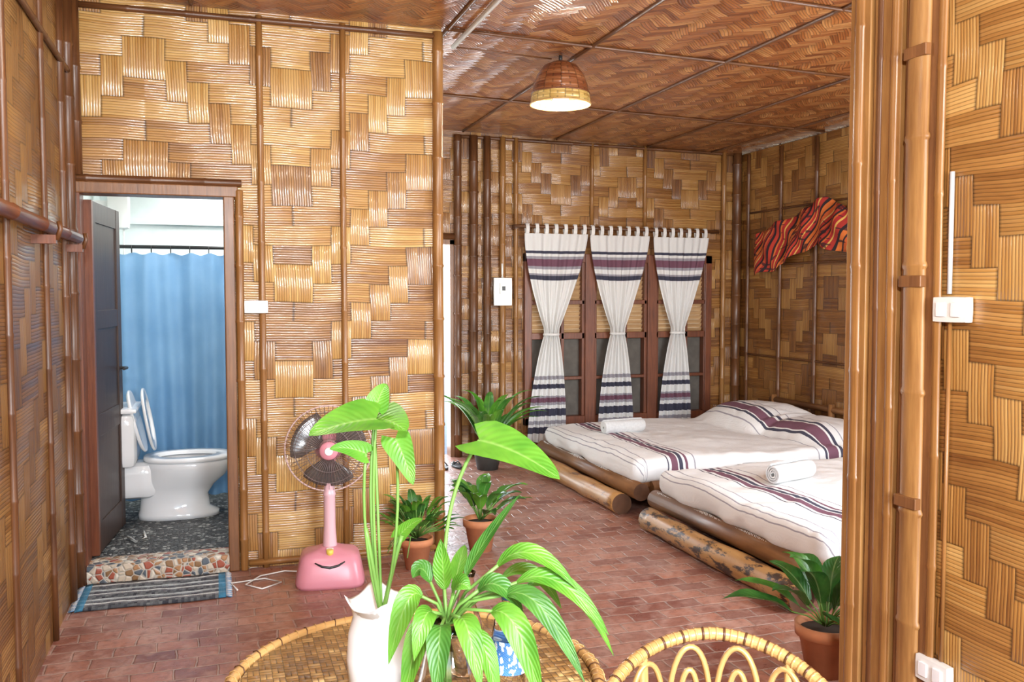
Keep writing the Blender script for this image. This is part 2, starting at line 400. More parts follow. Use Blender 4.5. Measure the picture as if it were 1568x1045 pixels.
b=MB();b.box((-.80,5.06,0),(-.66,5.16,3.0),W_MAIN);b.box((.055,5.06,0),(1.24,5.16,3.0),W_MAIN);b.box((-.66,5.06,2.03),(.055,5.16,3.0),W_MAIN);b.obj("wall_middle")
b=MB()
Y0,Y1=8.0,8.1
for a in ((1.24,1.32,0,3.0),(1.32,2.06,1.97,3.0),(2.06,2.74,0,3.0),(2.74,4.72,0,.28),(2.74,4.72,1.86,2.98),(4.72,5.06,0,2.97)):
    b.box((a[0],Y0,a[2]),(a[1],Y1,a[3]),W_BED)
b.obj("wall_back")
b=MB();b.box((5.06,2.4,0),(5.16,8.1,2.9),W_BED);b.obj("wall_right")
b=MB();b.box((2.02,-1.3,0),(2.10,2.47,2.98),W_PART);b.obj("wall_partition")
b=MB();
for a in ((2.10,2.9,0,2.98),(2.9,4.6,0,.6),(2.9,4.6,2.2,2.98),(4.6,5.06,0,2.98)): b.box((a[0],2.37,a[2]),(a[1],2.47,a[3]),W_BED)  # unseen window opening added to go with the bedroom fill light
b.obj("wall_bedroom_front")
b=MB()
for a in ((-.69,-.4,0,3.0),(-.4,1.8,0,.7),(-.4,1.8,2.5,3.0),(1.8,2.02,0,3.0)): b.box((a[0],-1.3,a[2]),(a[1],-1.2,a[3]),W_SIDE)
b.obj("wall_front")
# bathroom
b=MB();b.box((-.85,5.16,.0),(1.14,7.3,.10),PEBD);b.obj("floor_bathroom")
b=MB();b.box((-.95,5.16,0),(-.80,7.4,2.6),PLW);b.obj("wall_bathroom_left")
b=MB();b.box((1.14,5.16,0),(1.24,8.1,3.0),PLW);b.obj("wall_bathroom_right")
b=MB();b.box((-.8,7.3,.0),(1.14,7.4,2.6),PLW);b.box((-.8,7.27,2.02),(1.14,7.3,2.05),PLW);b.obj("wall_bathroom_back")
b=MB();b.box((-.8,5.16,2.5),(1.14,7.3,2.6),PLW);b.obj("ceiling_bathroom")
b=MB();b.rbox((-.655,4.99,0),(.05,5.16,.105),.012,PEB,(4,4,4));b.obj("door_step")
GROUND=plain("outdoor_concrete",(.75,.72,.66),.8,0,.08)
b=MB();b.box((-6,8.14,-.12),(10,20,-.06),GROUND);b.obj("ground")
# door frame bathroom
b=MB()
b.box((-.70,5.02,.0),(-.645,5.17,2.07),REDW);b.box((.045,5.02,.0),(.10,5.17,2.07),BROWNW);b.box((-.72,5.015,2.01),(.12,5.17,2.07),BROWNW)
b.bamboo((.125,5.03,0),(.125,5.03,2.05),.022,BAM)
b.bamboo((-.72,5.025,2.085),(.14,5.025,2.085),.02,BAMD)
b.obj("trim_1",bevel=.006)
b=MB()
for x,r in ((.24,.018),(.68,.017)): b.bamboo((x,5.053,0.0),(x,5.053,2.98),r,BAM)
b.bamboo((1.215,5.05,0.0),(1.215,5.05,2.98),.03,BAM)
b.bamboo((-.66,5.05,2.955),(1.2,5.05,2.955),.016,BAMD)
b.bamboo((.15,5.05,.03),(1.2,5.05,.03),.018,BAM)
b.bamboo((-.655,5.03,2.1),(-.655,5.03,2.98),.028,BAMD)
b.obj("trim_2")
b=MB()
for y,r in ((1.2,.015),(2.4,.015),(3.5,.015),(4.25,.015),(4.75,.022),(4.98,.03)):
    b.bamboo((-.683,y,0),(-.683,y,2.98),r,BAMD)
b.bamboo((-.675,0,2.6),(-.675,4.95,2.6),.013,BAMD)
b.obj("trim_3")
b=MB();b.bamboo((-.64,.2,1.775),(-.64,4.9,1.775),.026,REDW,sp=.5)
for y in (1.0,2.6,4.0,4.75):
    b.box((-.69,y-.02,1.70),(-.60,y+.02,1.735),REDW)
    b.tube([(-.60,y,1.715),(-.585,y,1.76),(-.59,y,1.79)],.01,BAMD)
b.obj("wall_rail",bevel=0)
b=MB()
for x,r,m in ((2.10,.035,BAMD),(2.25,.04,BAMD),(2.38,.035,BAMD),(2.53,.028,BAM),(2.66,.02,BAM),(4.86,.025,BAM),(5.01,.045,BAMD)):
    b.bamboo((x,7.97,0),(x,7.97,2.94),r,m)
for x in (3.43,3.99): b.bamboo((x,7.985,2.16),(x,7.985,2.93),.018,BAM)
b.bamboo((1.3,7.98,2.02),(2.12,7.98,2.02),.03,BAMD)
b.bamboo((2.1,7.985,2.93),(5.0,7.985,2.9),.016,BAMD)
b.box((1.28,7.98,0),(1.33,8.12,1.99),REDW);b.box((2.03,7.98,0),(2.07,8.12,1.99),BROWNW);b.box((1.28,7.98,1.95),(2.07,8.12,2.0),BROWNW)
b.obj("trim_4")
b=MB()
for y in (7.82,7.28,6.75,6.2,5.6,5.0,4.4,3.8): b.bamboo((5.045,y,0),(5.045,y,2.88),.019,BAMD)
for z in (.9,1.78,2.3): b.bamboo((5.05,2.6,z),(5.05,7.8,z),.010,BAMD)
b.obj("trim_5")
# partition end post: flat timber strips with split bamboo laths nailed over
b=MB()
b.box((1.99,2.405,0),(2.12,2.50,2.97),BAML)
b.box((1.998,2.275,0),(2.02,2.395,2.97),BAML)
b.box((2.004,2.13,0),(2.02,2.262,2.97),BROWNW)
b.bamboo((2.0,2.20,0),(2.0,2.20,2.97),.043,BAML,sp=.42,seg=14,sq=.42)
b.bamboo((1.998,2.30,0),(1.998,2.30,2.97),.016,BAM,sp=.38,sq=.6)
b.bamboo((1.998,2.365,0),(1.998,2.365,2.97),.012,BAMD,sp=.38,sq=.6)
b.bamboo((2.01,2.12,0),(2.01,2.12,2.97),.016,BAM,sp=.36,sq=.6)
b.bamboo((1.99,2.452,0),(1.99,2.452,2.97),.022,BAM,sp=.4,sq=.5)
b.bamboo((2.016,1.2,0),(2.016,1.2,2.97),.016,BAM,sq=.6)
for z in (.85,1.52,2.2): b.box((1.978,2.155,z),(2.0,2.245,z+.035),BROWNW)
b.obj("trim_6",bevel=.005)
b=MB()
for x in (-.1,1.27,2.15,3.05,4.0,4.7):
    b.bamboo((x,2.5 if x>2 else -1.1,ceilz(x)-.006),(x,7.95 if x>1.2 else 5.0,ceilz(x)-.006),.012,BAMD)
for y in (1.0,2.6,3.9,5.0,6.6):
    b.bamboo((-.6 if y<5 else 1.28,y,2.988),(1.25,y,2.988),.010,BAMD)
    if y>2.5: b.bamboo((1.25,y,2.988),(5.0,y,2.898),.010,BAMD)
b.obj("trim_7")
b=MB();b.tube([(1.36,0.5,2.962),(1.36,5.25,2.962)],.015,WHITEP)
b.tube([(1.36,5.25,2.962),(2.0,5.3,2.955)],.005,BAMD)
b.obj("electrical_conduit")

# ------------------------------------------------------------------ window
win=empty("window_1")
b=MB()
x0,x1=2.74,4.72
b.box((x0,7.95,.26),(x0+.07,8.08,1.88),REDW);b.box((x1-.07,7.95,.26),(x1,8.08,1.88),REDW)
b.box((x0,7.95,1.80),(x1,8.08,1.88),REDW);b.box((x0,7.95,.26),(x1,8.08,.33),REDW)
w=(x1-x0)/3
for k in (1,2): b.box((x0+w*k-.05,7.94,.26),(x0+w*k+.05,8.08,1.88),REDW)
for k in range(3):
    a=x0+w*k+.05;c=x0+w*(k+1)-.05;mid=(a+c)/2
    b.box((a,7.965,1.07),(c,8.04,1.13),REDW);b.box((a,7.965,1.40),(c,8.04,1.44),REDW)
    b.box((mid-.03,7.96,.33),(mid+.03,8.05,1.8),REDW)
    b.box((a,7.97,.68),(c,8.03,.71),REDW)
    for q in (a+.012,mid-.055,mid+.055,c-.012): b.box((q-.015,7.965,.33),(q+.015,8.045,1.8),REDW)
b.obj("frame",win,bevel=.004)
b=MB();b.box((x0+.05,8.05,.3),(x1-.05,8.055,1.1),GREYM)
b.obj("mesh_screen",win)
SLAT=wood("window_slats",(.36,.20,.09),(.62,.40,.20),.5,(4,40,3))
b=MB()
for k in range(17): 
    z=1.12+k*.042
    P=[(x0+.05,8.035,z),(x1-.05,8.035,z),(x1-.05,8.01,z+.04),(x0+.05,8.01,z+.04)]
    I=[b.add(p) for p in P];b.face(I,[(p[0],p[2]) for p in P],SLAT,False)
b.obj("slats",win,solid=.004)
# ------------------------------------------------------------------ curtains
def curtain(name,xc,w,zt,zb,ztie,lean):
    b=MB()
    def fn(a,t):
        z=zt+(zb-zt)*t; tt=(zt-ztie)/(zt-zb)
        if t<tt:
            q=t/tt; ww=w*(.20+.80*(1-q**1.45))
        else:
            q=(t-tt)/(1-tt); ww=w*(.2+.42*math.sin(q*pi/2)**.8)
        cx=xc+lean*t
        y=7.885+ .022*math.sin(a*pi*2*7+ .5*math.sin(t*5))*(1.15-ww/w*.6)+.01*math.sin(a*23+t*4)
        sag=.05*(1-ww/w)*(4*(a-.5)**2) if t<tt else 0
        return (cx+(a-.5)*ww,y,z+sag+ .012*math.sin(a*9)*(t>.95))
    b.sheet(fn,56,60,CURT,lambda a,t:(a,zt+(zb-zt)*t))
    for k in range(7):
        x=xc-w/2+.03+k*(w-.06)/6
        def tf(a,t,x=x):
            ang=t*2*pi
            y=7.90-.022*math.sin(t*2*pi)
            z=zt+.045+math.cos(ang)*-.05
            return (x+(a-.5)*.034,y,z)
        b.sheet(tf,1,14,TAB)
    b.tube([(xc+lean*.5+.075*math.cos(q)*.95,7.885+.035*math.sin(q),ztie) for q in [2*pi*k/14 for k in range(14)]],.014,TAB,6,loop=True)
    return b.obj(name)
curtain("curtain",3.03,.63,2.06,.10,1.12,-.10)
curtain("curtain",3.68,.62,2.055,.10,1.12,-.04)
curtain("curtain",4.335,.60,2.05,.10,1.12,-.06)
b=MB();b.bamboo((2.62,7.90,2.125),(4.76,7.90,2.115),.016,BAMD,wob=.003)
for x in (2.64,4.74): b.box((x-.012,7.9,2.10),(x+.012,8.0,2.14),BAMD)
b.obj("curtain_rod")
b=MB();b.rbox((2.43,7.925,1.39),(2.61,7.955,1.65),.01,WHITEP,(2,2,2));b.rbox((2.485,7.905,1.50),(2.555,7.93,1.60),.005,WHITEP,(2,2,2));b.box((2.505,7.9,1.53),(2.535,7.906,1.57),DARK)
b.tube([(2.52,7.95,1.65),(2.52,7.95,1.78)],.01,WHITEP);b.obj("electric_meter_box")
def switch(name,c,ax,w,h):
    b=MB();d=.03
    if ax=='y':
        b.rbox((c[0]-w/2,c[1]-d,c[2]-h/2),(c[0]+w/2,c[1],c[2]+h/2),.006,WHITEP,(3,2,3))
        for k in (-.22,.22): b.rbox((c[0]+k*w-w*.13,c[1]-d-.006,c[2]-h*.28),(c[0]+k*w+w*.13,c[1]-d+.002,c[2]+h*.28),.003,CERAM,(2,2,2))
    else:
        b.rbox((c[0]-d,c[1]-w/2,c[2]-h/2),(c[0],c[1]+w/2,c[2]+h/2),.006,WHITEP,(2,3,3))
        for k in (-.22,.22): b.rbox((c[0]-d-.006,c[1]+k*w-w*.13,c[2]-h*.28),(c[0]-d+.002,c[1]+k*w+w*.13,c[2]+h*.28),.003,CERAM,(2,2,2))
    return b.obj(name)
switch("light_switch",(.205,5.04,1.43),'y',.125,.07)
switch("light_switch",(2.018,2.055,1.455),'x',.125,.075)
switch("power_outlet",(2.018,2.09,.38),'x',.125,.075)
b=MB();b.tube([(2.010,2.075,1.50),(2.010,2.075,1.85)],.007,plain("grey_conduit",(.5,.5,.5),.3));b.tube([(2.01,2.07,.42),(2.01,2.07,1.42)],.006,BAM);b.obj("wall_conduit")
# ------------------------------------------------------------------ wall textile
b=MB()
def sc(a,t):
    y=7.57-a*1.75
    tops=[(0,2.08),(.12,2.11),(.35,2.22),(.50,2.30),(.58,2.33),(.66,2.27),(.8,2.20),(1,2.12)]
    bots=[(0,1.68),(.15,1.73),(.4,1.86),(.55,1.93),(.66,1.87),(.8,1.79),(1,1.70)]
    def ip(L):
        for (p,q),(r,s_) in zip(L,L[1:]):
            if a<=r: return q+(s_-q)*(a-p)/(r-p)
        return L[-1][1]
    z=ip(tops)*(1-t)+ip(bots)*t-.025*math.sin(t*pi)*math.sin(a*14)+.01*math.sin(a*37)
    f=.030*math.sin(a*22+t*4)+.018*math.sin(a*43-t*3)
    return (4.972+f,y+.04*math.sin(t*4+a*9),z)
b.sheet(sc,90,14,SCARF,lambda a,t:(a*1.75,t*.4));
for k in range(26):
    z=1.69+k*.015
    b.tube([(4.98,7.57,z),(4.975,7.61,z-.012)],.002,SCARF,3)
b.obj("wall_textile",solid=.004)
# ------------------------------------------------------------------ pendant lamps
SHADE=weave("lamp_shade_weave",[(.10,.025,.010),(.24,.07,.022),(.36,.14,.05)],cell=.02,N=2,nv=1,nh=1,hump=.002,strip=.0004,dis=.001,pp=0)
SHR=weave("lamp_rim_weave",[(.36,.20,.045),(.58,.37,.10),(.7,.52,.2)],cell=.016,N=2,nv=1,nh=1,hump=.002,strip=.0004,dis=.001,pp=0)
GLOW=emis("bulb_glow",(1,.97,.90),60)
def pendant(name,lc):
    lamp=empty(name)
    b=MB();b.lathe([(.188,.0),(.186,.03),(.180,.065)],lc,SHR,40,False,False)
    b.lathe([(.180,.065),(.168,.12),(.145,.18),(.105,.235),(.05,.26),(.02,.265)],lc,SHADE,40,False,True)
    b.tube([(lc[0]+.188*math.cos(2*pi*k/40),lc[1]+.188*math.sin(2*pi*k/40),lc[2]) for k in range(40)],.006,RATT,6,loop=True)
    b.tube([(lc[0]+.181*math.cos(2*pi*k/40),lc[1]+.181*math.sin(2*pi*k/40),lc[2]+.065) for k in range(40)],.005,SHADE,6,loop=True)
    b.tube([(lc[0],lc[1],lc[2]+.26),(lc[0],lc[1],2.985)],.012,DARK)
    b.obj("shade",lamp)
    b=MB();b.lathe([(.012,.22),(.02,.2),(.02,.13)],lc,WHITEP,16);b.obj("socket",lamp)
    b=MB();b.lathe([(.004,-0.035),(.03,-.028),(.045,-.005),(.048,.02),(.04,.06),(.022,.11),(.018,.135)],lc,GLOW,20);b.obj("bulb",lamp)
pendant("ceiling_lamp",(2.06,5.30,2.68))
pendant("ceiling_lamp",(-.05,2.7,2.72))

# ------------------------------------------------------------------ beds
def bed(name,ya,yb,pil,lg):
    e=empty(name)
    X0,X1=2.72,4.94
    b=MB()
    zt=.37
    def f(p):
        p=Vector(p)
        k=noise.noise(Vector((p.x*2.6,p.y*2.6,ya)))*.022+noise.noise(Vector((p.x*8,p.y*6,3)))*.009+.010*abs(noise.noise(Vector((p.x*5+p.y*9,p.y*3-p.x*7,7))))
        if p.z>.29:
            p.z+=k
            for (px,py,wx,wy,h) in pil:
                dx=(p.x-px)/wx;dy=(p.y-py)/wy
                if abs(dx)<1 and abs(dy)<1: p.z+=h*(1-dx**4)*(1-dy**4)
        else:
            if p.x<3: p.x+=noise.noise(Vector((p.y*8,1,p.z*2)))*.022
            p.y+=noise.noise(Vector((p.x*7,4,p.z*2)))*.022
            p.z+=noise.noise(Vector((p.x*3,p.y*3,9)))*.03
        return p
    b.rbox((X0-.04,ya-.02,.20),(X1,yb+.02,zt),.07,SPREAD,(90,76,7),f,
       lambda p:(max(0,(p.x-X0+.04)+.16-max(0,(zt-p.z)) if p.x<X0+.05 else (p.x-X0+.04)+.16),p.y))
    o=b.obj("bedspread",e);weld(o,.002)
    b=MB()
    for k in range(int((yb-ya)/.014)):
        y=ya+k*.014+random.uniform(-.004,.004)
        zz=.215+noise.noise(Vector((X0*3,y*3,9)))*.03
        b.tube([(X0-.04,y,zz+.01),(X0-.055+random.uniform(-.01,.01),y+random.uniform(-.01,.01),zz-.035),(X0-.045,y+random.uniform(-.015,.015),zz-.065+random.uniform(-.01,.01))],.0024,TAB,4)
    b.obj("fringe",e)
    b=MB()
    b.tube([(X0-.02,ya-.10,.165),(X0-.03,(ya+yb)/2,.17),(X0-.02,yb+.06,.165)],[.060,.054,.058],LOGD,16,capmat=LOGE)
    b.tube([(X0+.1,ya,.165),(X1,ya,.165)],.05,LOGD,12)
    b.tube([(X0+.1,yb,.165),(X1,yb,.165)],.05,LOGD,12)
    b.box((X0+.05,ya+.02,.17),(X1,yb-.02,.21),BROWNW)
    b.tube([(X1-.2,ya,.06),(X1-.2,yb,.06)],.06,LOGD,12)
    b.tube([(X0+.25,ya,.055),(X0+.25,yb,.055)],.055,LOGD,12)
    b.obj("frame",e)
    b=MB()
    pts=[];rr=[]
    for k in range(17):
        q=k/16;y=ya+.0+(yb-ya-.06)*q
        pts.append((X0-.13+.02*noise.noise(Vector((q*3,ya,0))),y,.070));rr.append(.070+.007*noise.noise(Vector((q*7,ya,5))))
    b.tube(pts,rr,lg,20,capmat=LOGE)
    b.obj("foot_log",e)
    b=MB()
    for k in range(3): b.tube([(X1+.035,ya,.25+k*.13),(X1+.035,yb,.25+k*.13)],.028,LOGD,10)
    for y in (ya+.05,(ya+yb)/2,yb-.05): b.tube([(X1+.03,y,0),(X1+.03,y,.56)],.03,LOGD,10)
    b.obj("headboard",e)
    return e
bed("bed",5.52,7.28,[(4.50,6.75,.40,.48,.17),(4.55,5.98,.36,.40,.13)],LOGP)
bed("bed",3.52,5.16,[(4.62,4.75,.30,.34,.13),(4.62,3.95,.30,.34,.13)],LOG)
def towel(name,c,ang,L=.30,R=.052):
    b=MB();b.xf=Matrix.Translation(c)@Matrix.Rotation(ang,4,'Z')
    turns=3.2;n=80
    def prof(q,o):
        a=q*turns*2*pi; r=.010+(R-.012)*q+o
        return (r*math.cos(a),r*math.sin(a))
    ring=[prof(k/n,.006) for k in range(n+1)]+[prof(k/n,-.004) for k in range(n,-1,-1)]
    secs=[(-L/2,.9),(-L/2+.008,1),(-L/4,1.03),(0,1),(L/4,1.04),(L/2-.008,1),(L/2,.9)]
    R_=[[(x,p[0]*s_*.92,p[1]*s_+R) for p in ring] for x,s_ in secs]
    b.rings(R_,TOWEL)
    return b.obj(name)
towel("rolled_towel",(3.13,6.62,.374),math.radians(8),.38,.055)
towel("rolled_towel",(3.28,4.58,.374),math.radians(18),.36,.06)

# ------------------------------------------------------------------ bathroom things
b=MB()
b.xf=Matrix.Translation((-.635,5.18,.11))@Matrix.Rotation(math.radians(84),4,'Z')
W=.68;H=1.88
b.box((0,-.015,0),(W,.015,H),DARKW,True)
for x in (0,W-.09): b.box((x,-.024,0),(x+.09,.024,H),DARKW,True)
for z,h in ((0,.16),(.62,.12),(1.2,.1),(H-.11,.11)): b.box((.09,-.022,z),(W-.09,.022,z+h),DARKW,True)
b.box((-.02,-.03,0),(.0,.03,H),REDW)
b.box((0,-.026,0),(.03,.026,H),REDW)
b.tube([(W-.05,-.02,.95),(W-.05,-.06,.95),(W-.14,-.06,.95)],.009,DARK)
b.obj("door_1",bevel=.004)
b=MB()
def shf(a,t):
    x=-.66+a*1.6;z=1.765+(.13-1.765)*t
    return (x,6.42+.03*math.sin(a*75+.6*math.sin(t*3+a*9))*(.5+.6*t)+.02*math.sin(a*31+t*2),z+.008*math.sin(a*84)*(1-t))
b.sheet(shf,220,24,SHOW)
b.obj("shower_curtain")
b=MB();b.tube([(-.80,6.42,1.81),(1.14,6.42,1.81)],.012,DARK)
for k in range(14):
    x=-.64+k*.12
    b.tube([(x,6.42+.018*math.cos(q),1.795+.025*math.sin(q)) for q in [2*pi*i/10 for i in range(10)]],.003,DARK,5,loop=True)
b.obj("shower_curtain_rod")
b=MB();b.rbox((-.70,6.75,1.95),(-.56,6.9,2.25),.02,WHITEP,(4,4,4));b.tube([(-.63,6.82,2.24),(-.63,6.82,2.5)],.008,WHITEP);b.tube([(-.60,6.8,1.96),(-.60,6.8,1.6)],.006,WHITEP);b.box((-.8,6.78,2.1),(-.69,6.86,2.14),WHITEP);b.obj("water_heater")
to=empty("toilet")
TX=Matrix.Translation((-.76,6.0,.10))
b=MB();b.xf=TX
def ell(cx,rx,ry,z,n=32,fl=0): 
    out=[]
    for k in range(n):
        a=2*pi*k/n;c_,s_=math.cos(a),math.sin(a)
        ex=rx*(1 if c_>0 else .85)
        out.append((cx+ex*math.copysign(abs(c_)**.9,c_),ry*math.copysign(abs(s_)**.9,s_),z))
    return out
b.rings([ell(.50,.26,.125,0),ell(.50,.26,.125,.03),ell(.48,.225,.105,.06),ell(.48,.215,.10,.14),ell(.50,.235,.125,.20),ell(.54,.265,.165,.26),ell(.56,.275,.19,.32),ell(.56,.28,.195,.35),ell(.56,.27,.185,.365),ell(.56,.20,.125,.36),ell(.55,.16,.10,.28),ell(.53,.08,.05,.22)],CERAM)
b.rings([ell(.56,.285,.2,.366),ell(.56,.29,.205,.375),ell(.56,.285,.2,.39),ell(.56,.19,.12,.39),ell(.56,.19,.12,.37)],CERAM,True,False,False)
b.rbox((.10,-.12,.14),(.40,.12,.36),.05,CERAM,(6,6,6))
b.obj("bowl",to)
b=MB();b.xf=TX
b.rbox((.02,-.21,.35),(.29,.21,.68),.04,CERAM,(8,8,8));b.rbox((.01,-.22,.68),(.30,.22,.715),.015,CERAM,(6,6,3))
b.rbox((.10,-.03,.71),(.15,.03,.725),.006,METAL,(3,3,2))
b.obj("tank",to)
b=MB();b.xf=Matrix.Translation((-.41,6.0,.485))@Matrix.Rotation(math.radians(-104),4,'Y')@Matrix.Translation((.22,0,0))
b.rings([ell(0,.21,.185,0),ell(0,.215,.19,.01),ell(0,.20,.175,.022)],CERAM)
b.obj("lid",to)
b=MB();b.xf=Matrix.Translation((-.39,6.0,.485))@Matrix.Rotation(math.radians(-100),4,'Y')@Matrix.Translation((.22,0,-.03))
b.rings([ell(0,.21,.185,0),ell(0,.215,.19,.01),ell(0,.20,.175,.018),ell(0,.14,.115,.018),ell(0,.14,.115,0),ell(0,.21,.185,0)],CERAM,True,False,False)
b.obj("seat",to)
b=MB();b.tube([(-.42,5.60,.11),(-.40,5.45,.115),(-.45,5.40,.11),(-.50,5.5,.115)],.007,WHITEP);b.obj("bidet_hose")
b=MB()
def mf(a,t): 
    return (-.655+a*.68,4.585+t*.40+.008*math.sin(a*7),.012+.004*noise.noise(Vector((a*9,t*5,0))))
b.sheet(mf,30,14,MATC,lambda a,t:(a*.68,t*.40))
for k in range(40):
    for side in (0,1):
        y=4.59+k*.01;x=-.655+side*.68
        b.tube([(x,y,.012),(x+(-1 if side==0 else 1)*.03,y+random.uniform(-.008,.008),.005)],.002,TAB if k%2 else SHOW,3)
b.obj("door_mat",solid=.008)
# sandals by the back door
b=MB()
for dx in (0,.12):
    cx,cy=1.84+dx,7.50
    b.rings([[(cx+r*(.042 if math.sin(q)>0 else .034)*math.cos(q),cy+r*.125*math.sin(q),z) for q in [2*pi*k/20 for k in range(20)]] for r,z in ((.95,0.001),(1,.008),(1,.016),(.94,.02))],DARK)
    b.tube([(cx-.038,cy-.01,.015),(cx-.02,cy+.03,.045),(cx,cy+.07,.022)],.006,DARK,6)
    b.tube([(cx+.038,cy-.01,.015),(cx+.02,cy+.03,.045),(cx,cy+.07,.022)],.006,DARK,6)
b.obj("sandals")

# ------------------------------------------------------------------ fan
fan=empty("electric_fan")
F=Matrix.Translation((.545,4.70,0))@Matrix.Rotation(math.radians(-7),4,'Z')
b=MB();b.xf=F
def rr(w,d,z,yo=0,n=28,e=.45):
    o=[]
    for k in range(n):
        a=2*pi*k/n;c_,s_=math.cos(a),math.sin(a)
        o.append((w*math.copysign(abs(c_)**e,c_),yo+d*math.copysign(abs(s_)**e,s_),z))
    return o
b.rings([rr(.172,.15,0),rr(.178,.155,.02),rr(.172,.15,.05),rr(.160,.135,.11),rr(.148,.115,.15),rr(.13,.10,.165),rr(.07,.06,.18),rr(.045,.045,.19)],PINK)
b.obj("base",fan)
b=MB();b.xf=F
b.lathe([(.042,.16),(.036,.2),(.030,.3),(.030,.45),(.034,.46),(.03,.47),(.024,.52)],(0,0,0),PINKL,18,True,True)
b.tube([(0,.0,.50),(0,.02,.60),(0,.05,.68)],[.025,.03,.04],PINK,12)
b.obj("column",fan)
b=MB();b.xf=F
b.tube([(-.075,-.127,.135),(-.04,-.134,.117),(0,-.138,.110),(.04,-.134,.117),(.075,-.127,.135)],[.003,.006,.007,.006,.003],DARK)
b.rbox((-.02,-.062,.165),(.02,-.03,.19),.006,WHITEP,(2,2,2))
b.lathe([(.018,0),(.018,.03)],(0,-.085,.16),plain("fan_knob",(.8,.6,.1),.4),12,True,True)
b.obj("controls",fan)
HC=Vector((0,0,.70));RG=.222
b=MB();b.xf=F@Matrix.Translation(HC)@Matrix.Rotation(pi/2,4,'X')
b.lathe([(.02,-.17),(.06,-.16),(.075,-.12),(.078,-.06),(.06,-.02)],(0,0,0),PINK,24,True,True)
b.lathe([(.045,.075),(.05,.085),(.042,.10),(.01,.105)],(0,0,0),PINK,24,True,True)
b.lathe([(.022,.104),(.02,.109)],(0,0,0),WHITEP,16,True,True)
b.lathe([(.05,.0),(.05,.045),(.03,.055)],(0,0,0),PINKL,20,True,True)
b.obj("motor",fan)
b=MB();b.xf=F@Matrix.Translation(HC)@Matrix.Rotation(pi/2,4,'X')
N=60
RIM=plain("fan_rim",(.6,.42,.38),.4)
for k in range(N):
    a=2*pi*k/N;c_,s_=math.cos(a),math.sin(a);a2=a+.12;c2,s2=math.cos(a2),math.sin(a2)
    b.tube([(c2*.045,s2*.045,.09),(c_*.12,s_*.12,.085),(c_*.19,s_*.19,.06),(c_*RG,s_*RG,.012)],.0012,GRILL,4)
    if k%2==0: b.tube([(c_*.06,s_*.06,-.06),(c_*.14,s_*.14,-.06),(c_*.20,s_*.20,-.04),(c_*RG,s_*RG,.005)],.0012,GRILL,4)
for r,z,q in ((RG,.008,.0045),(.17,.07,.0015),(.11,.087,.0015),(.18,-.048,.0015)):
    b.tube([(r*math.cos(2*pi*k/48),r*math.sin(2*pi*k/48),z) for k in range(48)],q,GRILL if r<.2 else RIM,6,loop=True)
b.obj("grill",fan)
t=NT("fan_blade_smoky");t.col((.10,.085,.08));t.rough(.15);t.b.inputs['Alpha'].default_value=.72
BL=t.mat
b=MB();b.xf=F@Matrix.Translation(HC)@Matrix.Rotation(pi/2,4,'X')
for k in range(3):
    A=2*pi*k/3+.5
    def bf(a,t_,A=A):
        r=.045+(.195-.045)*t_;w=.35+.45*math.sin(t_*pi*.7)
        th=A+(a-.5)*w*2.0
        return (r*math.cos(th),r*math.sin(th),.02+(a-.5)*.05)
    b.sheet(bf,8,8,BL)
b.obj("blades",fan,solid=.002)
b=MB()
b.tube([(.46,4.82,.02),(.33,4.93,.006),(.2,4.88,.006),(.12,4.75,.006),(.2,4.66,.006),(.3,4.74,.006),(.22,4.83,.006),(.05,4.80,.006),(.08,4.68,.006)],.004,WHITEP,6)
b.obj("power_cord",fan)

# ------------------------------------------------------------------ potted plants
def pot(b,c,r,h):
    b.lathe([(r*.68,0),(r*.95,h*.78),(r*1.08,h*.78),(r*1.1,h),(r*.98,h),(r*.93,h*.85)],c,TERRA,28)
    b.lathe([(r*.95,h*.86),(.001,h*.88)],c,SOIL,20,False,False)
def rosette(b,c,n,L,W,mat,lift=(.3,1.2),kind='lance',stem=0,wave=0):
    for k in range(n):
        a=2*pi*k*.381966+random.uniform(-.2,.2);el=random.uniform(*lift);l=L*random.uniform(.7,1.15)
        d=Vector((math.cos(a)*math.cos(el),math.sin(a)*math.cos(el),math.sin(el)))
        h=Vector((math.cos(a),math.sin(a),0))
        base=Vector(c)+h*.01
        if stem:
            s1=base+d*stem*random.uniform(.7,1.2)
            b.tube([base,base*.5+s1*.5+Vector((0,0,.01)),s1],.003,STEM,5)
            base=s1
        b.leaf(base,base+d*l*.55+Vector((0,0,l*.08)),base+d*l*.75+h*l*.35-Vector((0,0,l*.12)),W*random.uniform(.8,1.15),mat if not isinstance(mat,list) else random.choice(mat),kind,fold=.15,wave=wave)
b=MB();c=(2.19,7.33,0);b.lathe([(.09,0),(.12,.16),(.125,.17),(.11,.17)],c,plain("dark_pot",(.05,.05,.045),.5),24);b.lathe([(.115,.15),(.001,.155)],c,SOIL,16,False)
rosette(b,(2.19,7.33,.15),28,.52,.09,[LF1,LF2,LF1],(.75,1.45),'strap',stem=.18);b.obj("potted_dracaena")
b=MB();pot(b,(1.02,4.78,0),.085,.17)
rosette(b,(1.02,4.78,.17),60,.10,.05,[LF2,LF1,LF3],(.35,1.4),'heart',stem=.17)
for q in range(5):
    a=2.2+q*.5;b.tube([(1.02,4.78,.16),(1.02+.10*math.cos(a),4.78+.1*math.sin(a),.2),(1.02+.16*math.cos(a),4.78+.16*math.sin(a),.1)],.003,STEM,5)
b.obj("potted_pothos")
b=MB();pot(b,(1.45,5.0,0),.095,.19)
rosette(b,(1.45,5.0,.18),22,.21,.08,[LF3,LF2,LF1],(.4,1.3),'lance',stem=.13,wave=.04);b.obj("potted_peace_lily")
b=MB();pot(b,(2.27,2.93,0),.11,.20)
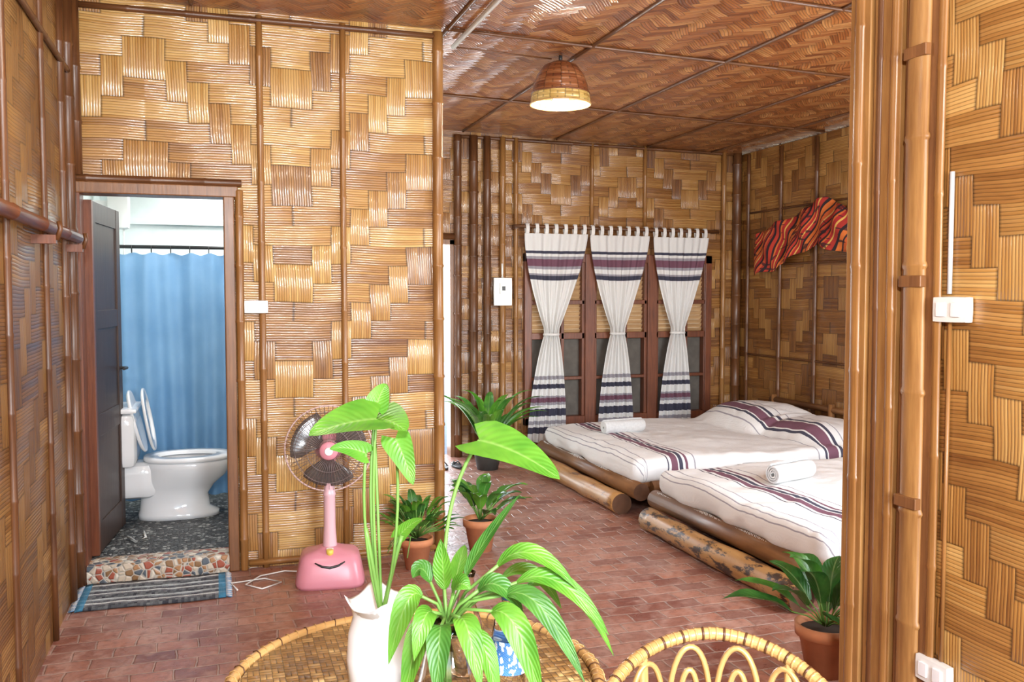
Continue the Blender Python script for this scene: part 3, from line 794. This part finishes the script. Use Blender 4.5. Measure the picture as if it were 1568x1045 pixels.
rosette(b,(2.27,2.93,.19),19,.26,.10,[LF3,LF2,LF3],(.25,1.4),'lance',stem=.12,wave=.04)
o=b.obj("potted_peace_lily")

# ------------------------------------------------------------------ table
R3=Vector((.95,-.3123,0));F3=Vector((.3123,.95,0))
def cw(r,f,z):
    v=R3*r+F3*f;return Vector((v.x,v.y,z))
TC=cw(-.19,1.75,0);TZ=.745
tab=empty("rattan_table")
b=MB();b.lathe([(.001,TZ-.02),(.345,TZ-.02),(.35,TZ-.01),(.345,TZ-.004),(.001,TZ-.004)],(TC.x,TC.y,0),W_TABLE,48,False,False)
o=b.obj("woven_top",tab)
uvl=o.data.uv_layers[0]
for l in o.data.loops:
    p=o.data.vertices[l.vertex_index].co; uvl.data[l.index].uv=(p.x,p.y)
b=MB()
for r,z,q,m in ((.362,TZ-.008,.012,RATT),(.35,TZ-.032,.010,RATT),(.31,TZ-.05,.010,RATT),(.20,.18,.011,RATT)):
    b.tube([(TC.x+r*math.cos(2*pi*k/64),TC.y+r*math.sin(2*pi*k/64),z) for k in range(64)],q,m,8,loop=True)
for k in range(90):
    a=2*pi*k/90
    b.tube([(TC.x+(.362+.0135*math.cos(q))*math.cos(a+q*.01),TC.y+(.362+.0135*math.cos(q))*math.sin(a+q*.01),TZ-.008+.0135*math.sin(q)) for q in [2*pi*i/8 for i in range(8)]],.0014,RATT if k%3 else RATTD,4,loop=True)
for k in range(4):
    a=pi/4+k*pi/2;c_,s_=math.cos(a),math.sin(a)
    b.tube([(TC.x+.27*c_,TC.y+.27*s_,TZ-.03),(TC.x+.22*c_,TC.y+.22*s_,.4),(TC.x+.2*c_,TC.y+.2*s_,.18),(TC.x+.25*c_,TC.y+.25*s_,0)],.015,RATT,8)
    b.tube([(TC.x+.2*c_,TC.y+.2*s_,.2),(TC.x,TC.y,.35),(TC.x-.2*c_,TC.y-.2*s_,.2)],.008,RATT,6)
b.obj("rattan_frame",tab)
# white vase with philodendron
VP=cw(-.25,1.70,TZ)
vz=empty("vase_with_philodendron")
b=MB()
def sqr(r,z,lip=0):
    o=[];r*=1.15
    for k in range(32):
        a=2*pi*k/32+.4
        q=r*(1+.12*abs(math.cos(2*(a)))**2)
        o.append((VP.x+q*math.cos(a),VP.y+q*math.sin(a),VP.z+z+(lip*abs(math.cos(2*a))**4)))
    return o
b.rings([sqr(.040,0),sqr(.050,.015),sqr(.053,.06),sqr(.050,.11),sqr(.043,.14),sqr(.045,.155),sqr(.056,.165,.020),sqr(.051,.162,.018),sqr(.036,.13)],CERAM,True,True,True)
b.obj("vase",vz)
b=MB()
def bez(p,c,q,n=8): return [Vector(p)*(1-a)**2+Vector(c)*2*a*(1-a)+Vector(q)*a*a for a in [k/n for k in range(n+1)]]
vt=VP+Vector((0,0,.13))
toC=(-F3+Vector((0,0,.4))).normalized()
def phil(att,tip,w,bow=.03,nh=None,ctrl=None):
    att=Vector(att);tip=Vector(tip)
    b.tube(bez(vt,ctrl or (vt*.5+att*.5+R3*bow),att),.003,STEM,6)
    b.leaf(att,att*.5+tip*.5+Vector((0,0,.012)),tip,w,LF1,'heart',nh or toC,fold=.10,n=14)
flat=Vector((0,0,1))-F3*.45
phil(cw(-.255,1.68,1.265),cw(-.368,1.62,1.243),.125,-.02,flat)
phil(cw(-.265,1.72,1.262),cw(-.195,1.66,1.245),.105,.0,flat)
phil(cw(-.222,1.70,1.225),cw(-.185,1.67,1.142),.058,.03)
phil(cw(-.262,1.72,1.28),cw(-.243,1.74,1.325),.05,-.03)
phil(cw(-.275,1.68,1.20),cw(-.335,1.64,1.215),.04,-.03)
phil(cw(-.22,1.72,1.03),cw(-.17,1.70,1.07),.03,.0)
for dx,dz in ((-.015,.05),(.02,.03)):
    b.tube(bez(vt,vt+Vector((dx,0,.1)),vt+Vector((dx*2,.0,.13+dz))),.0045,STEM,6)
b.obj("philodendron",vz)
# glass vase with big leaves
GV=cw(-.115,1.56,TZ)
GL=glass("clear_glass")
gv=empty("glass_vase_with_plant")
b=MB();b.lathe([(.001,0),(.042,0),(.050,.02),(.052,.07),(.040,.12),(.030,.15),(.036,.18),(.033,.18),(.027,.15),(.037,.12),(.048,.07),(.046,.022),(.001,.008)],tuple(GV),GL,32,False,False);b.obj("vase",gv)
b=MB();o0=GV+Vector((0,0,.17))
up=Vector((0,0,1))
L=[
 (-.175,1.56,1.0,-.155,1.56,1.05,.035),(-.21,1.5,.87,-.17,1.52,1.06,.042),(-.185,1.48,.80,-.15,1.5,1.0,.042),
 (-.125,1.56,1.07,-.12,1.56,1.0,.035),(.015,1.56,1.15,-.09,1.56,1.02,.024),(-.07,1.5,1.0,-.10,1.5,1.03,.04),
 (.11,1.5,1.0,0.0,1.52,1.13,.036),(.165,1.50,.92,.05,1.5,1.10,.036),(.12,1.45,.86,.02,1.5,1.08,.038),(.05,1.44,.82,.0,1.46,1.05,.046),
 (.09,1.6,.93,.02,1.6,1.07,.03),(-.05,1.42,.86,-.08,1.45,1.02,.042),(-.12,1.42,.84,-.12,1.45,1.0,.042),(.18,1.56,.86,.08,1.56,1.08,.028),
 (-.02,1.46,.80,-.05,1.47,.98,.036),(-.16,1.44,.90,-.14,1.46,1.02,.036),(.02,1.52,.95,-.04,1.5,1.06,.04),(-.09,1.7,1.02,-.10,1.64,1.0,.03)]
for i,(r,f,z,r2,f2,z2,w) in enumerate(L):
    tip=cw(r,f,z);ct=cw(r2,f2,z2)
    mid=o0*.36+ct*.48+tip*.16
    s0=GV+Vector((random.uniform(-.015,.015),random.uniform(-.015,.015),.03))
    b.tube([s0,o0,o0*.7+ct*.3+Vector((0,0,0)),mid],.003,STEM,6)
    b.leaf(mid,ct*.75+tip*.25+Vector((0,0,.0)),tip,w,LF1 if i%4 else LF2,'lance',up-F3*.7+R3*random.uniform(-.4,.4),fold=.14,n=12,wave=.015)
att=cw(-.058,1.60,1.238);tip=cw(.082,1.53,1.182)
b.tube(bez(o0,cw(-.14,1.6,1.12),att,12),.0035,STEM,6)
b.leaf(att,att*.5+tip*.5+Vector((0,0,.02)),tip,.108,LF1,'heart',toC*.6+Vector((0,0,.8)),fold=.08,n=16)
b.obj("leaves",gv)
WB=cw(-.005,1.60,TZ)
b=MB();b.lathe([(.001,0),(.028,0),(.032,.01),(.032,.06),(.030,.07),(.032,.08),(.032,.14),(.026,.17),(.014,.195),(.0125,.21)],tuple(WB),GL,28,False,False)
b.lathe([(.0328,.075),(.0328,.135)],tuple(WB),cloth("bottle_label",lambda t:t.ramp(t.noise(t.map(t.obj(),(60,60,40)),1,2),[(0,(.75,.85,.95)),(.45,(.08,.25,.65)),(.6,(.7,.8,.95))],True),r=.4),28,False,False)
b.lathe([(.0145,.205),(.0145,.225),(.001,.226)],tuple(WB),plain("blue_cap",(.08,.25,.7),.4),16,True,False)
b.obj("water_bottle")
b=MB();c=cw(-.09,1.74,TZ);b.lathe([(.001,0),(.03,0),(.034,.03),(.034,.10),(.018,.15),(.016,.20),(.019,.21),(.016,.21),(.013,.2),(.015,.15),(.03,.1),(.03,.03),(.001,.006)],tuple(c),GL,28,False,False);b.obj("glass_carafe")
# ------------------------------------------------------------------ rattan chair
CC=cw(.405,1.64,0)
ch=empty("rattan_chair")
M=Matrix.Translation((CC.x,CC.y,0))@Matrix.Rotation(math.atan2(F3.y,F3.x)-.10,4,'Z')
b=MB();b.xf=M
def rail(R0,zb,zf,n=30,amax=1.8):
    pts=[]
    for k in range(n+1):
        a=-amax+2*amax*k/n
        z=zb-(zb-zf)*(abs(a)/amax)**1.7
        pts.append((R0*1.0*math.cos(a),R0*1.0*math.sin(a),z))
    return pts
top=rail(.25,.775,.60);b.tube(top,.013,RATT,10)
for k in range(0,30,1):
    p=Vector(top[k]);q=Vector(top[k+1])
    for s_ in (.25,.75):
        if 6<k<24 or k%2==0:
            c_=p.lerp(q,s_);d=(q-p).normalized()
            b.tube([c_-d*.0025,c_+d*.0025],.0142,RATTD if (k+int(s_*4))%3==0 else RATT,10)
b.tube(rail(.235,.46,.42),.011,RATT,8)
seat=[(.235*math.cos(2*pi*k/36),.245*math.sin(2*pi*k/36),.42) for k in range(36)]
b.tube(seat,.014,RATT,8,loop=True)
for k in range(8):
    a=-1.5+3.0*k/7
    for hw,ins in ((.20,0),(.10,.05)):
        pts=[]
        for q in range(19):
            u=q/18;aa=a-hw*math.cos(u*pi)
            hh=math.sin(u*pi)**.45
            z1=.775-.175*(abs(aa)/1.8)**1.7-.022-ins
            z0=.46
            pts.append((.243*math.cos(aa),.243*math.sin(aa),z0+(z1-z0)*hh))
        b.tube(pts,.0065,RATT,6)
for a in (-1.78,-.65,.65,1.78):
    z1=.775-.175*(abs(a)/1.8)**1.7
    b.tube([(.24*math.cos(a),.24*math.sin(a),.0),(.235*math.cos(a),.235*math.sin(a),.42),(.25*math.cos(a),.25*math.sin(a),z1)],.011,RATT,8)
b.tube([(.2*math.cos(2*pi*k/30),.21*math.sin(2*pi*k/30),.15) for k in range(30)],.009,RATT,6,loop=True)
b.obj("cane_frame",ch)
b=MB();b.xf=M;b.lathe([(.001,.425),(.225,.425),(.225,.435),(.001,.435)],(0,0,0),W_TABLE,36,False,False,1,1.06);b.obj("woven_seat",ch)

# ------------------------------------------------------------------ lights
def area(name,loc,rot,sx,sy,e,c=(1,1,1)):
    d=bpy.data.lights.new(name,'AREA');d.shape='RECTANGLE';d.size=sx;d.size_y=sy;d.energy=e;d.color=c
    o=bpy.data.objects.new(name,d);o.location=loc;o.rotation_euler=rot;bpy.context.scene.collection.objects.link(o);return o
area("daylight_front_window",(1.25,-1.22,1.6),(pi/2,0,0),.8,1.1,135,(.92,.96,1))
area("bedroom_fill_light",(3.75,2.48,1.4),(pi/2,0,0),1.6,1.5,105,(.92,.96,1))  # added fill light that brightens the beds, set at an invented opening
area("daylight_back_door",(1.7,8.3,1.0),(-pi/2,0,0),.7,1.9,35,(.95,.98,1))
area("bathroom_lamp",(.1,6.0,2.46),(0,0,0),.5,.5,15,(1,1,1))
area("bathroom_shower_lamp",(.1,6.9,2.46),(0,0,0),.4,.4,11,(1,1,1))
area("camera_flash",(.0,-.5,2.3),(math.radians(97),0,math.radians(-18)),.25,.2,85,(.94,.97,1))
def pt(loc,e):
    d=bpy.data.lights.new("bulb_light",'POINT');d.energy=e;d.color=(1,.92,.78);d.shadow_soft_size=.05
    o=bpy.data.objects.new("bulb_light",d);o.location=loc;bpy.context.scene.collection.objects.link(o)
pt((2.06,5.30,2.60),14);pt((-.05,2.7,2.64),26)
w=bpy.data.worlds.new("World");bpy.context.scene.world=w;w.use_nodes=True
nt=w.node_tree;bg=nt.nodes["Background"];sky=nt.nodes.new('ShaderNodeTexSky')
sky.sky_type='NISHITA';sky.sun_elevation=math.radians(50);sky.sun_rotation=math.radians(200);sky.sun_disc=False
nt.links.new(sky.outputs[0],bg.inputs[0]);bg.inputs[1].default_value=.5
# ------------------------------------------------------------------ camera
cam=bpy.data.cameras.new("camera");cam.lens=31.64;cam.sensor_width=36
o=bpy.data.objects.new("camera",cam);o.location=(0,0,1.5);o.rotation_euler=(math.radians(87),0,math.radians(-18.2))
bpy.context.scene.collection.objects.link(o);bpy.context.scene.camera=o
vs=bpy.context.scene.view_settings
vs.view_transform='Standard';vs.look='None';vs.exposure=0.4
